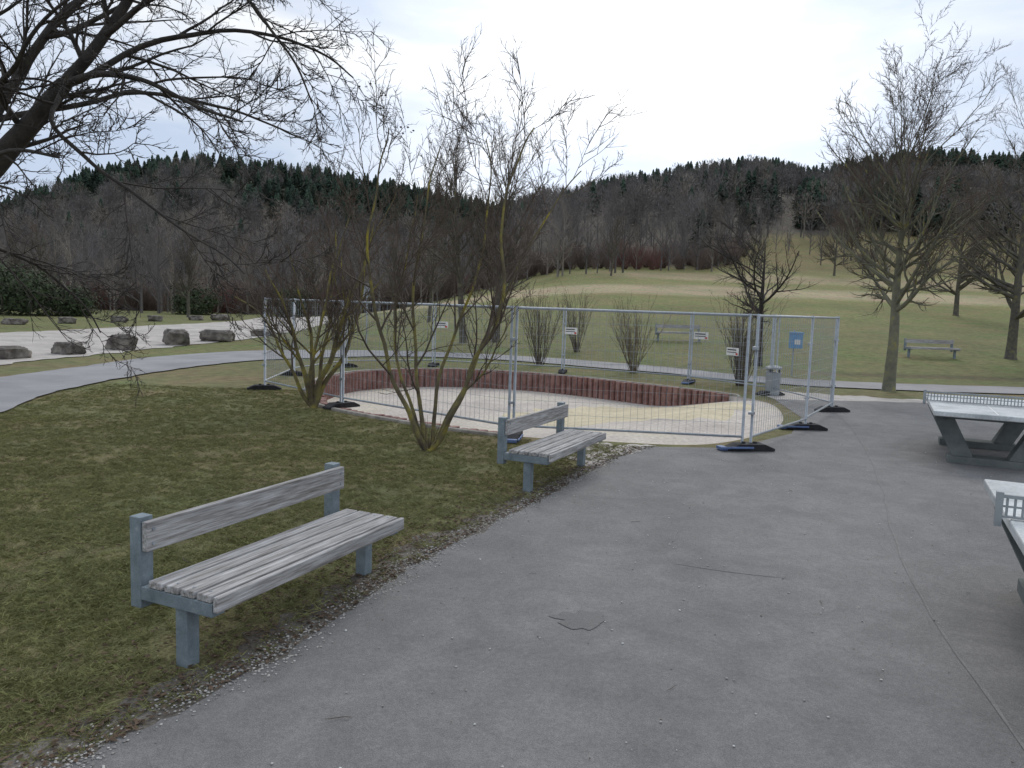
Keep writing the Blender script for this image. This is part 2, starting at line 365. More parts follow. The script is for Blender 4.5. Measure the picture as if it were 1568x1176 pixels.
# ------------------------------------------------------------ trees
def perp(d,rng):
    v=Vector((rng.gauss(0,1),rng.gauss(0,1),rng.gauss(0,1))); v=v-d*v.dot(d)
    return v.normalized() if v.length>1e-5 else Vector((1,0,0))
def spawn(mb,rng,pts,rads,L,lvl,P):
    if lvl>=len(P): return
    q=P[lvl]; n=len(pts)-1
    cnt=q['n'] if isinstance(q['n'],int) else max(1,int(q['n']*L+rng.random()))
    for i in range(cnt):
        t=q.get('t0',.15)+(1-q.get('t0',.15))*((i+rng.random())/cnt)
        k=min(int(t*n),n-1); u=t*n-k
        p=pts[k].lerp(pts[k+1],u); d=(pts[k+1]-pts[k]).normalized(); r=rads[k]*(1-u)+rads[k+1]*u
        if 'angt' in q: an=R(q['angt'][0]*(1-t)+q['angt'][1]*t+rng.uniform(-8,8))
        else: an=R(rng.uniform(*q['ang']))
        pd=perp(d,rng)
        nd=(d*math.cos(an)+pd*math.sin(an)).normalized()
        l=L*q['ratio']*(1-q.get('tap',.5)*t)*rng.uniform(*q.get('lr',(.65,1.2)))
        grow(mb,rng,p,nd,l,max(min(r*.62,q.get('rmax',9)),q.get('rmin',.004)),lvl+1,P,q)
def grow(mb,rng,p,d,L,r,lvl,P,q):
    seg=q.get('seg',4); wob=q.get('wob',.18); up=q.get('up',.08)
    pts=[p.copy()]; rads=[r]; d=d.copy(); e=q.get('end',.3)
    for i in range(seg):
        d=(d+Vector((rng.gauss(0,wob),rng.gauss(0,wob),rng.gauss(0,wob)+up))).normalized()
        p=p+d*(L/seg); pts.append(p.copy()); rads.append(r*(1-(1-e)*(i+1)/seg))
    big=r>.03
    mb.tube(pts,rads,(8 if r>.08 else 5) if big else (4 if r>.012 else 3),0 if r>.018 else 1)
    spawn(mb,rng,pts,rads,L,lvl,P)
def limb(mb,rng,P3,ra,rb,P,k=5,sides=10,L=None):
    pts=catmull(P3,False,k); n=len(pts)
    pts=[p+Vector((noise.noise(p*1.7),noise.noise(p*1.7+Vector((9,0,0))),noise.noise(p*1.7+Vector((0,9,0)))))*.06*(0 if i==0 else 1) for i,p in enumerate(pts)]
    rads=[ra+(rb-ra)*(i/(n-1))**.8 for i in range(n)]
    mb.tube(pts,rads,sides,0)
    LL=L or sum((pts[i+1]-pts[i]).length for i in range(n-1))
    spawn(mb,rng,pts,rads,LL,0,P)

def big_tree(seed,H,r,t0,n1,ratio1,P2,up1=.12,angt=(65,40),bark=M_bark,twig=M_twig,link=True,name='bare_tree',lean=(0,0),flare=1.4,tap=.6,n3=7,n4=4,rt=.0045,w1=.10):
    rng=random.Random(seed); mb=MB()
    pts=[]; rads=[]; n=14
    for i in range(n+1):
        t=i/n
        pts.append(Vector((lean[0]*t+.10*H*.1*noise.noise(Vector((t*3,seed,0)))*t*3,lean[1]*t+.1*H*.1*noise.noise(Vector((t*3,seed,7)))*t*3,H*t-.05)))
        rads.append(max(r*(1-.93*t**.9),.012)*(flare if i==0 else 1))
    pts.insert(1,pts[0].lerp(pts[1],.2)); rads.insert(1,r*1.05)
    mb.tube(pts,rads,12,0)
    P=[dict(n=n1,ratio=ratio1,angt=angt,t0=t0,tap=tap,seg=7,wob=w1,up=up1,rmax=r*.45,end=.25,lr=(.75,1.08)),
       dict(n=P2,ratio=.45,ang=(25,52),t0=.12,tap=.45,seg=5,wob=.13,up=.08),
       dict(n=n3,ratio=.48,ang=(22,52),t0=.1,tap=.4,seg=3,wob=.15,up=.07,rmin=.007),
       dict(n=n4,ratio=.5,ang=(20,50),t0=.1,tap=.3,seg=2,wob=.13,up=.05,rmin=rt)]
    spawn(mb,rng,pts,rads,H,0,P)
    return mb.obj(name,[bark,twig],smooth=True,link=link)
def put(o,x,y,s=1,rz=0,dz=0):
    o.location=(x,y,tz(x,y)+dz); o.scale=(s,)*3; o.rotation_euler=(0,0,rz); return o
def copy(o,x,y,s,rz,name=None):
    c=bpy.data.objects.new(name or o.name.split('.')[0],o.data); scene.collection.objects.link(c); return put(c,x,y,s,rz)

put(big_tree(5,6.9,.17,.36,40,.56,9,up1=.09,angt=(88,34),tap=.28,bark=M_greyb,n3=7,n4=4,w1=.07),10.4,21.2)
c1=put(big_tree(8,8.0,.17,.30,26,.46,9,up1=.10,angt=(58,26),tap=.42,n4=3,lean=(-.7,0)),-2.2,34)
c2=put(big_tree(9,8.2,.19,.26,26,.46,9,up1=.12,angt=(60,26),tap=.45,n4=3,lean=(.3,0),w1=.07),-.8,34.5)
t3=put(big_tree(12,4.4,.17,.42,18,.82,8,up1=.02,angt=(78,55),bark=M_barkD,twig=M_twigD,n4=3,tap=.25),9.1,28.6)
t4=put(big_tree(15,9.4,.22,.22,34,.50,8,up1=.10,angt=(80,32),bark=M_bark,n4=3,tap=.35,w1=.07),21.6,33.5)
for (x,y,s,rz,src) in [(-40,66,.85,1,c1),(-29.5,70,.85,2,c2),(-8,52,.68,3,c2),(-5.3,48,.75,4,c1),(33,58,.9,4,t4),(47,115,.8,.5,t4),(60,140,.9,2.2,t4),(-50,78,.9,5,c2),(-21,82,.9,0,c1),(12,98,.8,3.3,c1)]:
    copy(src,x,y,s,rz,'bare_tree')

Pm=[dict(n=10,ratio=.46,ang=(20,52),t0=.34,tap=.42,seg=6,wob=.10,up=.09,rmax=.026,end=.3),
    dict(n=8,ratio=.5,ang=(20,48),t0=.12,tap=.4,seg=4,wob=.13,up=.06,rmin=.006),
    dict(n=5,ratio=.5,ang=(20,55),t0=.1,tap=.3,seg=3,wob=.15,up=.05,rmin=.004),
    dict(n=2,ratio=.5,ang=(20,55),t0=.1,tap=.3,seg=2,wob=.15,up=.03,rmin=.0028)]
rng=random.Random(21); mb=MB()
stems=[([(0,0,0),(-.22,.0,.4),(-.48,.05,.90),(-.74,.1,1.84),(-.86,.15,2.7),(-.78,.2,3.5),(-.65,.2,4.3)],.045,.008),
 ([(0,.05,0),(-.1,.1,.4),(-.18,.15,.88),(-.26,.2,2.1),(-.14,.3,3.1),(.05,.3,4.1)],.042,.008),
 ([(.02,-.05,0),(.20,-.05,.25),(.36,-.1,.60),(.57,-.1,1.15),(.95,-.15,1.95),(.90,-.1,2.9),(1.1,-.1,3.9),(1.3,-.1,4.3)],.050,.008),
 ([(.05,.03,0),(.25,.1,.45),(.48,.2,.95),(.75,.3,1.6),(1.15,.4,2.5),(1.6,.5,3.4),(2.0,.6,3.9)],.038,.007),
 ([(-.04,.05,0),(-.35,.3,.8),(-.55,.5,1.5),(-.45,.6,2.5),(-.3,.6,3.5)],.030,.007),
 ([(.04,.08,0),(.10,.3,.8),(.3,.5,1.6),(.62,.55,2.6),(.72,.6,3.6),(.66,.6,4.3)],.034,.007)]
for P3,a_,b_ in stems: limb(mb,rng,[Vector(p) for p in P3],a_,b_,Pm,L=4.0)
for i in range(26):
    a_=rng.uniform(0,6.28); q=Vector((math.cos(a_)*.06,math.sin(a_)*.06,0))
    grow(mb,rng,q,Vector((math.cos(a_)*.5,math.sin(a_)*.5,1)).normalized(),rng.uniform(.25,.6),.006,9,[],dict(seg=3,wob=.1,up=.05))
tips=[v for v in mb.v[::3] if v[2]>2.6 and -1.4<v[0]<-.3]
for j in range(9):
    c0=Vector(tips[rng.randrange(len(tips))])
    for i in range(6):
        c=c0+Vector((rng.gauss(0,.04),rng.gauss(0,.04),rng.gauss(-.02,.03))); a1=perp(Vector((0,0,1)),rng)*.022; b1=perp(a1.normalized(),rng)*.016
        k=len(mb.v); mb.v+=[tuple(c-a1),tuple(c+b1),tuple(c+a1),tuple(c-b1)]; mb.f.append((k,k+1,k+2,k+3)); mb.m.append(2)
put(mb.obj('multi_stem_tree',[M_lich,M_twig,M_leaf],smooth=True),-1.12,10.35)
rng=random.Random(33); mb=MB()
stems=[([(0,0,0),(-.15,0,.5),(-.35,0,1.1),(-.55,.1,1.8),(-.95,.2,2.5)],.06,.010),
 ([(0,0,0),(-.05,.1,.6),(-.1,.2,1.3),(-.35,.3,2.1),(-.6,.4,3.0)],.055,.010),
 ([(0,0,0),(.12,0,.5),(.35,-.05,1.0),(.55,-.1,1.7),(.9,-.1,2.6),(1.1,-.1,3.4)],.075,.012),
 ([(0,0,0),(.2,.1,.5),(.55,.15,1.1),(.8,.2,1.9),(.9,.2,2.9),(1.4,.3,4.0)],.06,.010),
 ([(0,0,0),(-.25,-.1,.4),(-.5,-.2,1.0),(-.9,-.2,1.7),(-1.4,-.2,2.0)],.045,.008),
 ([(0,0,0),(.05,.3,.6),(.15,.5,1.5),(.2,.6,2.5),(.5,.7,3.7)],.05,.010),
 ([(0,0,0),(-.02,-.2,.5),(.1,-.3,1.2),(.35,-.3,2.2),(.45,-.3,3.2)],.05,.010)]
for P3,a_,b_ in stems: limb(mb,rng,[Vector(p) for p in P3],a_,b_,Pm,L=3.3)
put(mb.obj('multi_stem_tree',[M_lich,M_twig],smooth=True),-3.65,14.1)
def bush(seed,H,n,sp,tw,name='bare_bush',link=True,side=5,rr=.012,main=M_twigT):
    rng=random.Random(seed); mb=MB()
    P=[dict(n=side,ratio=.4,ang=(12,35),t0=.25,tap=.5,seg=3,wob=.10,up=.10,rmin=.005),
       dict(n=3,ratio=.5,ang=(15,40),t0=.2,tap=.4,seg=2,wob=.12,up=.06,rmin=.004)]
    for i in range(n):
        a_=rng.uniform(0,6.28); s=rng.random()**.6*sp
        d=Vector((math.cos(a_)*s,math.sin(a_)*s,1)).normalized()
        q=dict(seg=5,wob=.06,up=.05,end=.3)
        grow(mb,rng,Vector((math.cos(a_)*.12*rng.random()*H*.5,math.sin(a_)*.12*rng.random()*H*.5,-.02)),d,H*rng.uniform(.6,1.1),rr,0,P,q)
    return mb.obj(name,[main,tw],smooth=False,link=link)
put(bush(1,2.4,36,.40,M_twig),.9,26.2)
put(bush(2,2.2,40,.50,M_twigT),3.85,24.4)
put(bush(3,2.4,56,.32,M_twig),6.35,21.3)
put(bush(4,2.2,30,.4,M_twig),-7.6,33)
put(bush(5,2.3,34,.45,M_twig),2.6,31.5)
rng=random.Random(4); mb=MB()
for cx,cy,cz,rx in [(-38,60,1.6,2.8),(-41,61,2.0,3.2),(-35.5,62,1.0,2.0),(-44,60,1.8,3),(-47,72,2,3.5),(-33,80,1.2,2.6),(-24,84,1.4,2.4)]:
    for i in range(2000):
        v=Vector((rng.gauss(0,1),rng.gauss(0,1),rng.gauss(0,1))).normalized()
        v*=rng.uniform(.5,1.05)*(1+.45*noise.noise(v*2+Vector((cx,0,0))))
        c=Vector((cx+v.x*rx,cy+v.y*rx,max(cz+v.z*rx*.75,.05))); a_=perp(v,rng)*.16; b_=perp(v,rng)*.12
        k=len(mb.v); mb.v+=[tuple(c-a_),tuple(c+b_),tuple(c+a_),tuple(c-b_)]; mb.f.append((k,k+1,k+2,k+3)); mb.m.append(0)
mb.obj('evergreen_bush',[M_ever])

# overhanging tree on the left
rng=random.Random(77); mb=MB()
Pl=[dict(n=3.0,ratio=.46,ang=(25,58),t0=.12,tap=.40,seg=8,wob=.10,up=.0,rmax=.030,end=.25),
    dict(n=9,ratio=.42,ang=(25,55),t0=.10,tap=.4,seg=5,wob=.12,up=.02,rmin=.006),
    dict(n=6,ratio=.48,ang=(22,55),t0=.1,tap=.35,seg=3,wob=.14,up=.02,rmin=.0040),
    dict(n=2,ratio=.5,ang=(22,50),t0=.1,tap=.3,seg=2,wob=.12,up=.01,rmin=.0028)]
limbs=[
 ([(-7.6,8.2,-.05),(-7.4,8.2,1.0),(-6.9,8.1,1.9),(-6.2,8.0,2.6),(-5.5,8,3.15),(-5.05,8,3.6),(-4.6,8,4.05)],.24,.075),
 ([(-4.6,8,4.05),(-4.2,8,4.55),(-3.9,8.1,5.1),(-3.6,8.2,5.7),(-3.1,8.3,6.4)],.065,.03),
 ([(-4.6,8,4.05),(-4.05,7.8,4.12),(-3.55,7.6,4.0),(-3.0,7.5,3.75),(-2.6,7.4,3.6)],.04,.010),
 ([(-4.6,8,4.05),(-4.5,7.6,3.6),(-4.0,7.4,3.2),(-3.5,7.3,2.85),(-2.9,7.2,2.5),(-2.5,7.1,2.2)],.028,.006),
 ([(-4.9,8,3.8),(-4.5,8.4,4.35),(-3.8,8.8,4.8),(-3.1,9.1,5.0),(-2.4,9.3,4.9),(-2.0,9.4,4.6)],.045,.008),
 ([(-3.9,8.1,5.1),(-3.3,8.0,5.15),(-2.7,7.9,4.9),(-2.3,7.8,4.4),(-2.05,7.8,3.9)],.032,.007),
 ([(-4.2,8,4.55),(-3.5,7.8,4.9),(-2.8,7.7,5.2),(-2.1,7.6,5.6)],.035,.010),
 ([(-6.9,8.1,1.9),(-6.4,8.5,2.8),(-6.0,9,3.9),(-5.5,9.2,4.9),(-4.9,9.4,5.7),(-4.3,9.5,6.4)],.09,.03),
 ([(-5.5,8,3.15),(-5.6,7.6,3.8),(-5.3,7.4,4.5),(-4.9,7.3,5.2),(-4.7,7.2,6)],.050,.02),
 ([(-6.2,8.0,2.6),(-5.6,7.5,2.95),(-5.1,7.2,3.0),(-4.5,6.9,3.2),(-4.0,6.8,3.15)],.045,.012),
 ([(-5.05,8,3.6),(-5.0,7.6,3.9),(-4.5,7.1,4.0),(-4.1,6.9,4.3),(-3.6,6.8,4.6)],.035,.010),
 ([(-6.0,9,3.9),(-5.2,9.4,4.2),(-4.4,9.6,4.4),(-3.6,9.8,4.3),(-2.9,9.9,4.05)],.040,.010),
 ([(-6.2,8.0,2.6),(-5.9,8.6,2.5),(-5.6,9.0,2.3),(-5.2,9.2,1.9),(-5.0,9.3,1.5)],.030,.007),
 ([(-5.5,9.2,4.9),(-4.7,9.0,5.1),(-3.9,8.8,5.5),(-3.2,8.6,5.8)],.035,.012),
 ([(-6.4,8.5,2.8),(-7.0,8.6,4.0),(-6.8,8.6,5.2),(-6.5,8.6,6.4)],.10,.04)]
for P3,a_,b_ in limbs: limb(mb,rng,[Vector(p) for p in P3],a_,b_,Pl,L=3.1)
mb.obj('overhanging_tree',[M_barkD,M_twigD],smooth=True)

# ------------------------------------------------------------ forest
T=[]
for k in range(4):
    mm=M_far if k<3 else M_farL
    o=big_tree(100+k,8.6,.13,.18,15,.44,7,up1=.10,angt=(62,25),tap=.4,bark=mm,twig=mm,link=False,name='a%d_mid'%k,n3=4,n4=1,rt=.016); T.append(o)
for k in range(4):
    rng=random.Random(200+k); mb=MB()
    mb.tube([Vector((0,0,-1)),Vector((.1,0,5)),Vector((0,0,8))],[.16,.11,.03],4,0)
    for i in range(240):
        v=Vector((rng.gauss(0,1),rng.gauss(0,1),rng.gauss(0,1))).normalized()*rng.random()**.4
        c=Vector((v.x*2.9,v.y*2.9,5.6+v.z*3.3)); d=(Vector((v.x,v.y,.9+v.z*.3))+Vector((rng.gauss(0,.3),rng.gauss(0,.3),rng.gauss(0,.3)))).normalized()*rng.uniform(.6,1.2)
        w=perp(d.normalized(),rng)*rng.uniform(.045,.11)
        b=len(mb.v); mb.v+=[tuple(c-w),tuple(c+w),tuple(c+d)]; mb.f.append((b,b+1,b+2)); mb.m.append(0)
    T.append(mb.obj('b%d_far'%k,[M_far if k<3 else M_farL],link=False))
for k in range(2):
    rng=random.Random(300+k); mb=MB()
    mb.tube([Vector((0,0,-1)),Vector((0,0,10))],[.18,.02],5,0)
    for i in range(360):
        z=1.2+8.8*rng.random()**1.1; rr=(10.4-z)*.36*rng.uniform(.5,1.15); a_=rng.uniform(0,6.28)
        o_=Vector((math.cos(a_),math.sin(a_),0)); t_=Vector((-o_.y,o_.x,0)); w=rng.uniform(.18,.40)
        c=Vector((0,0,z))+o_*rr
        b=len(mb.v); mb.v+=[tuple(Vector((0,0,z+.3))+o_*rr*.2),tuple(c+t_*w-Vector((0,0,.25))),tuple(c+o_*.35-Vector((0,0,.5))),tuple(c-t_*w-Vector((0,0,.25)))]
        mb.f.append((b,b+1,b+2,b+3)); mb.m.append(0)
    T.append(mb.obj('c%d_conifer'%k,[M_con],link=False))
for k in range(3):
    mm=M_farR if k<2 else M_farRR
    T.append(bush(400+k,3.4,42,.8,mm,name='d%d_thicket'%k,link=False,side=5,rr=.026,main=mm))
rs=np.random.RandomState(3)
pts=[];rz=[];sc=[];ix=[]
def addf(x,y,s,i):
    pts.append((x,y,tz(x,y)-.2)); rz.append(rs.uniform(0,6.28)); sc.append(s); ix.append(i)
EA=[-.7,-.15,0,.25,.32,.7]; EE=[90,96,112,122,166,172]
n=0
while n<5800:
    az_=rs.uniform(-.88,.88); yy=math.sqrt(rs.uniform(85**2,468**2))
    em=float(np.interp(az_,EA,EE))
    if yy<em: continue
    x=az_*yy; n+=1
    nz=noise.noise(Vector((x*.012,yy*.012,2)))+.4*noise.noise(Vector((x*.04,yy*.04,5)))
    pc=.05+(.5 if nz>.15 else 0)+.80*float(sstep(230,350,yy+70*nz))+(.2 if (.05<az_<.4 and yy>210) else 0)
    if yy<170: pc=.02
    kk=3 if rs.rand()<.18 else rs.randint(3)
    if rs.rand()<pc: addf(x,yy,rs.uniform(.5,1.0)*(1 if yy<400 else .85),8+rs.randint(2))
    elif yy<165: addf(x,yy,rs.uniform(.75,1.2),kk)
    else: addf(x,yy,rs.uniform(.7,1.15)*(.8 if yy>400 else 1),4+kk)
for i in range(520):
    az_=rs.uniform(-.85,.30); em=float(np.interp(az_,[-.7,-.15,0,.25,.32],[86,92,108,118,150]))
    yy=em+abs(rs.normal(0,9)); k=12 if (noise.noise(Vector((az_*9,yy*.05,1)))>.18) else 10+rs.randint(2)
    addf(az_*yy,yy,rs.uniform(.5,1.2),k)
for i in range(110):
    az_=rs.uniform(-.75,.27); em=float(np.interp(az_,[-.7,-.15,0,.25,.32],[80,86,100,114,140]))
    yy=em+rs.uniform(-3,12); addf(az_*yy,yy,rs.uniform(.6,1.15),rs.choice([0,1,2,3,3]))
for i in range(110):
    az_=rs.uniform(.28,.9); yy=rs.uniform(118,170); x=az_*yy
    if noise.noise(Vector((x*.03,yy*.03,1)))>.0: addf(x,yy,rs.uniform(.5,.9),rs.randint(4))
scatter('forest',pts,rz,sc,ix,T)

# ------------------------------------------------------------ lawn grass, litter
G=[]
for k in range(4):
    rng=random.Random(500+k); mb=MB()
    for i in range(14):
        a_=rng.uniform(0,6.28); r=rng.random()*.05; h=rng.uniform(.010,.030); b0=Vector((math.cos(a_)*r,math.sin(a_)*r,0))
        l=Vector((rng.gauss(0,.024),rng.gauss(0,.024),h)); w=Vector((math.cos(a_+1),math.sin(a_+1),0))*.0022
        b=len(mb.v); mb.v+=[tuple(b0-w),tuple(b0+w),tuple(b0+l*.6+w*.7),tuple(b0+l+Vector((l.x*.5,l.y*.5,0)))]
        mb.f.append((b,b+1,b+2,b+3)); mb.m.append(0)
    G.append(mb.obj('g%d'%k,[M_grass],link=False))
ey=np.array([p[1] for p in EC]); ex=np.array([p[0] for p in EC])
pts=[]
while len(pts)<29000:
    yy=1.8+rs.rand()**1.5*15; x=rs.uniform(-1.05*yy*.72-1.0,2.2)
    if yy<11.2: lim=float(np.interp(yy,ey,ex))-.03
    else: lim=1.6
    if x>lim: continue
    if in_pit(x,yy,.25): continue
    if -12.5<x<float(np.interp(yy,[2,8,12.3,15.2,18.2],[-6.5,-7.5,-8.27,-9,-9.1]))+.05: continue
    d=lim-x
    nz=noise.noise(Vector((x*1.3,yy*1.3,0)))+.5*noise.noise(Vector((x*5,yy*5,3)))
    pr=.62+nz*.6
    if d<.5: pr*=.12+d*1.2+.3*noise.noise(Vector((x*3,yy*3,8)))
    if math.hypot((x+1.5)*.9,(yy-4.8)*.6)<.55: pr*=.4
    if rs.rand()>pr: continue
    pts.append((x,yy,0))
n=len(pts)
scatter('grass',pts,rs.uniform(0,6.28,n),rs.uniform(.6,1.25,n),rs.randint(0,4,n),G)
def pebble(k,m=None):
    rng=random.Random(k)
    bm=bmesh.new(); bmesh.ops.create_icosphere(bm,subdivisions=1,radius=1)
    for v in bm.verts: v.co*=rng.uniform(.75,1.2); v.co.z*=.55
    nm=('p%d'%k) if not m else 'r%d'%k
    me=bpy.data.meshes.new(nm); bm.to_mesh(me); bm.free(); me.materials.append(m or M_peb)
    return bpy.data.objects.new(nm,me)
def leafo(k):
    rng=random.Random(k); mb=MB()
    w=rng.uniform(.35,.6)
    mb.v=[(-1,0,.1),(-.3,w,.35),(.5,w*.8,.3),(1,0,.15),(.4,-w,.4),(-.4,-w*.9,.2),(0,0,0)]
    mb.f=[(0,1,6),(1,2,6),(2,3,6),(3,4,6),(4,5,6),(5,0,6)]; mb.m=[0]*6
    return mb.obj('q%d'%k,[M_leaf],link=False)
TP=[pebble(1),pebble(2),pebble(3),leafo(4),leafo(5),pebble(6,M_pebW)]
rng=random.Random(9); mb=MB()
pp=Vector((-1,0,.12)); P_=[pp]
for i in range(6): pp=pp+Vector((.33,rng.gauss(0,.06),0)); P_.append(pp)
mb.tube(P_,[.035]*6+[.015],5,0); mb.tube([P_[3],P_[3]+Vector((.25,.2,.05))],[.025,.012],4,0)
TP.append(mb.obj('s0',[M_twig],link=False))
pts=[];sc=[];ix=[]
for i in range(11000):
    yy=2+rs.rand()**1.2*9.2; e_=float(np.interp(yy,ey,ex))
    cl=.75+.8*noise.noise(Vector((yy*1.6,0,4)))+.5*noise.noise(Vector((yy*6,0,4)))
    if rs.rand()<.68:
        if rs.rand()>cl: continue
        x=e_+rs.normal(-.05,.085); k=rs.randint(3); s=rs.uniform(.002,.009)
    else: x=e_-abs(rs.normal(0,.4)); k=3+rs.randint(2); s=rs.uniform(.010,.024)
    pts.append((x,yy,.010)); sc.append(s); ix.append(k)
for i in range(900):
    yy=2.2+rs.rand()*12; x=rs.uniform(-1,7)
    if yy<11.2 and x<float(np.interp(yy,ey,ex)): continue
    if in_pit(x,yy,.2): continue
    k=rs.choice([0,1,2,3,4,5])
    pts.append((x,yy,.012)); sc.append(rs.uniform(.003,.009)); ix.append(k)
for i in range(1800):
    yy=3+rs.rand()*10; x=rs.uniform(-6,1.5)
    if yy<11.2 and x>float(np.interp(yy,ey,ex)): continue
    if in_pit(x,yy,.2): continue
    pts.append((x,yy,.012)); sc.append(rs.uniform(.010,.024)); ix.append(3+rs.randint(2))
for (x,yy,s) in [(-.78,3.5,.06),(.9,3.9,.04),(2.2,5.2,.05),(-.3,7.3,.06),(1.2,7.1,.05),(3.2,8.6,.05),(-1.9,3.4,.07),(-2.4,5.6,.08),(-2.9,7.4,.09),(.2,5.6,.03)]:
    pts.append((x,yy,.010)); sc.append(s); ix.append(6)
n=len(pts); scatter('leaf_litter_and_grit',pts,rs.uniform(0,6.28,n),sc,ix,TP)

# ------------------------------------------------------------ boulders
def boulder(x,y,sx,sy,sz,seed):
    bm=bmesh.new(); bmesh.ops.create_icosphere(bm,subdivisions=4,radius=1)
    for v in bm.verts:
        d=v.co.normalized(); c=Vector([math.copysign(abs(q)**.55,q) for q in d])
        c*=1+.28*noise.noise(d*1.6+Vector((seed*7,0,0)))+.14*noise.noise(d*5+Vector((seed,3,0)))
        v.co=Vector((c.x*sx/2,c.y*sy/2,c.z*sz/2+sz*.38))
    me=bpy.data.meshes.new('boulder'); bm.to_mesh(me); bm.free(); me.materials.append(M_rock)
    me.polygons.foreach_set('use_smooth',[True]*len(me.polygons))
    o=bpy.data.objects.new('boulder',me); scene.collection.objects.link(o); o.location=(x,y,tz(x,y)); o.rotation_euler=(0,0,seed*1.3)
for i,(x,y,a_,b_,c_) in enumerate([(-14.5,22.1,1.0,.7,.4),(-14.1,24.4,.95,.7,.45),(-13.7,27,.85,.75,.6),(-13.2,30.2,1.15,.85,.7),(-12.5,32.6,1.3,.85,.55),(-11.9,36.5,1.2,.8,.35),
    (-28.5,44,1.3,.9,.4),(-27.5,47.5,.9,.8,.45),(-27,52.8,1.2,.9,.45),(-26.3,56.6,1.0,.9,.5),(-25.5,62,1.2,1,.45),(-24,63,1.3,1,.6)]):
    boulder(x,y,a_,b_,c_,i+1)

# ------------------------------------------------------------ benches
def bench(x,y,yaw,name='park_bench',L=1.76,s=1):
    e=bpy.data.objects.new(name,None); scene.collection.objects.link(e)
    e.location=(x,y,tz(x,y)); e.rotation_euler=(0,0,yaw); e.scale=(s,)*3
    def ch(mb,n,m,bv=.004):
        o=mb.obj(n,m,bevel=bv); o.parent=e; return o
    H=.43; D=.50
    for k,sx in enumerate((-1,1)):
        mb=MB(); mb.box((sx*(L/2-.07),0,(H-.10)/2-.05),(.085,.085,H-.10+.1))
        ch(mb,'leg_%d'%(k+1),[M_frame])
        mb=MB(); mb.box((sx*(L/2-.045),0.01,H-.06),(.09,D+.02,.075)); ch(mb,'cross_beam_%d'%(k+1),[M_frame])
        mb=MB(); mb.box((sx*(L/2-.045),D/2+.063,H+.105),(.085,.08,.51)); ch(mb,'back_post_%d'%(k+1),[M_frame])
    w=(D-.03)/4
    for i in range(4):
        mb=MB(); mb.box((0,-D/2+w*(i+.5)-.0,H),(L,w-.018,.040)); o=ch(mb,'seat_slat_%d'%(i+1),[M_wood],.006)
    mb=MB(); mb.box((0,-D/2-.028,H-.022),(L+.01,.032,.085)); ch(mb,'front_rail',[M_wood],.006)
    mb=MB(); mb.box((0,D/2-.002,H+.255),(L-.02,.042,.165)); ch(mb,'backrest',[M_wood],.006)
    mb=MB()
    for sx in(-1,1):
        for z in(.215,.295): mb.tube([Vector((sx*(L/2-.05),D/2-.03,H+z)),Vector((sx*(L/2-.05),D/2-.022,H+z))],[.010,.010],8,0,True)
        for i in range(4): mb.tube([Vector((sx*(L/2-.05),-D/2+w*(i+.5),H+.018)),Vector((sx*(L/2-.05),-D/2+w*(i+.5),H+.023))],[.008,.008],8,0,True)
    ch(mb,'bolts',[M_steel],0)
    return e
bench(-1.38,4.76,math.atan2(1.58,.72))
bench(.56,8.93,math.atan2(1.61,.774))
bench(17.9,33,0,L=2.1); bench(7.7,36,0.05,L=2.1)

# ------------------------------------------------------------ table tennis tables
def tt(x,y,yaw):
    e=bpy.data.objects.new('table_tennis_table',None); scene.collection.objects.link(e); e.location=(x,y,0); e.rotation_euler=(0,0,yaw)
    def ch(mb,n,m,bv=.006):
        o=mb.obj(n,m,bevel=bv); o.parent=e; return o
    LX,LY=2.74,1.525
    mb=MB(); mb.box((0,0,.725),(LX,LY,.07)); ch(mb,'table_top',[M_conc],.012)
    mb=MB(); mb.box((0,0,.7605+.0015),(LX-.1,.018,.002),mat=0); ch(mb,'centre_line',[M_white],0)
    for k,sx in enumerate((-.85,.85)):
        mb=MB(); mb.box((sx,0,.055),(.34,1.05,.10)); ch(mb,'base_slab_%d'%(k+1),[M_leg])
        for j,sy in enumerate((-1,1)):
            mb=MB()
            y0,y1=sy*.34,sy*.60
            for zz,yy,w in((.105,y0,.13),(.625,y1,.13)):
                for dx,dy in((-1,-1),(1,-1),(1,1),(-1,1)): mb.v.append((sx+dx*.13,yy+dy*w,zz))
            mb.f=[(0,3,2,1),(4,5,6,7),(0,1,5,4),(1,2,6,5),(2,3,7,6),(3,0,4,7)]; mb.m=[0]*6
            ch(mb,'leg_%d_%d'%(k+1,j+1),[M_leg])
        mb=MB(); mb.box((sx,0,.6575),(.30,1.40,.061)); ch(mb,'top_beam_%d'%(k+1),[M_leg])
    mb=MB(); z0,z1=.775,.905; HW=LY/2+.06
    mb.box((0,0,z1),(.03,2*HW,.022)); mb.box((0,0,z0),(.03,2*HW,.014)); mb.box((0,0,(z0+z1)/2),(.012,2*HW,.012))
    n=38
    for i in range(n+1):
        mb.box((0,-HW+2*HW*i/n,(z0+z1)/2),(.010,.014,z1-z0-.01))
    for s_ in(-1,1): mb.box((0,s_*HW,.82),(.04,.04,.22))
    ch(mb,'net',[M_bin],0)
yawT=math.atan2(.90,.43)
tt(7.07,11.4,yawT); tt(3.86,4.45,yawT)

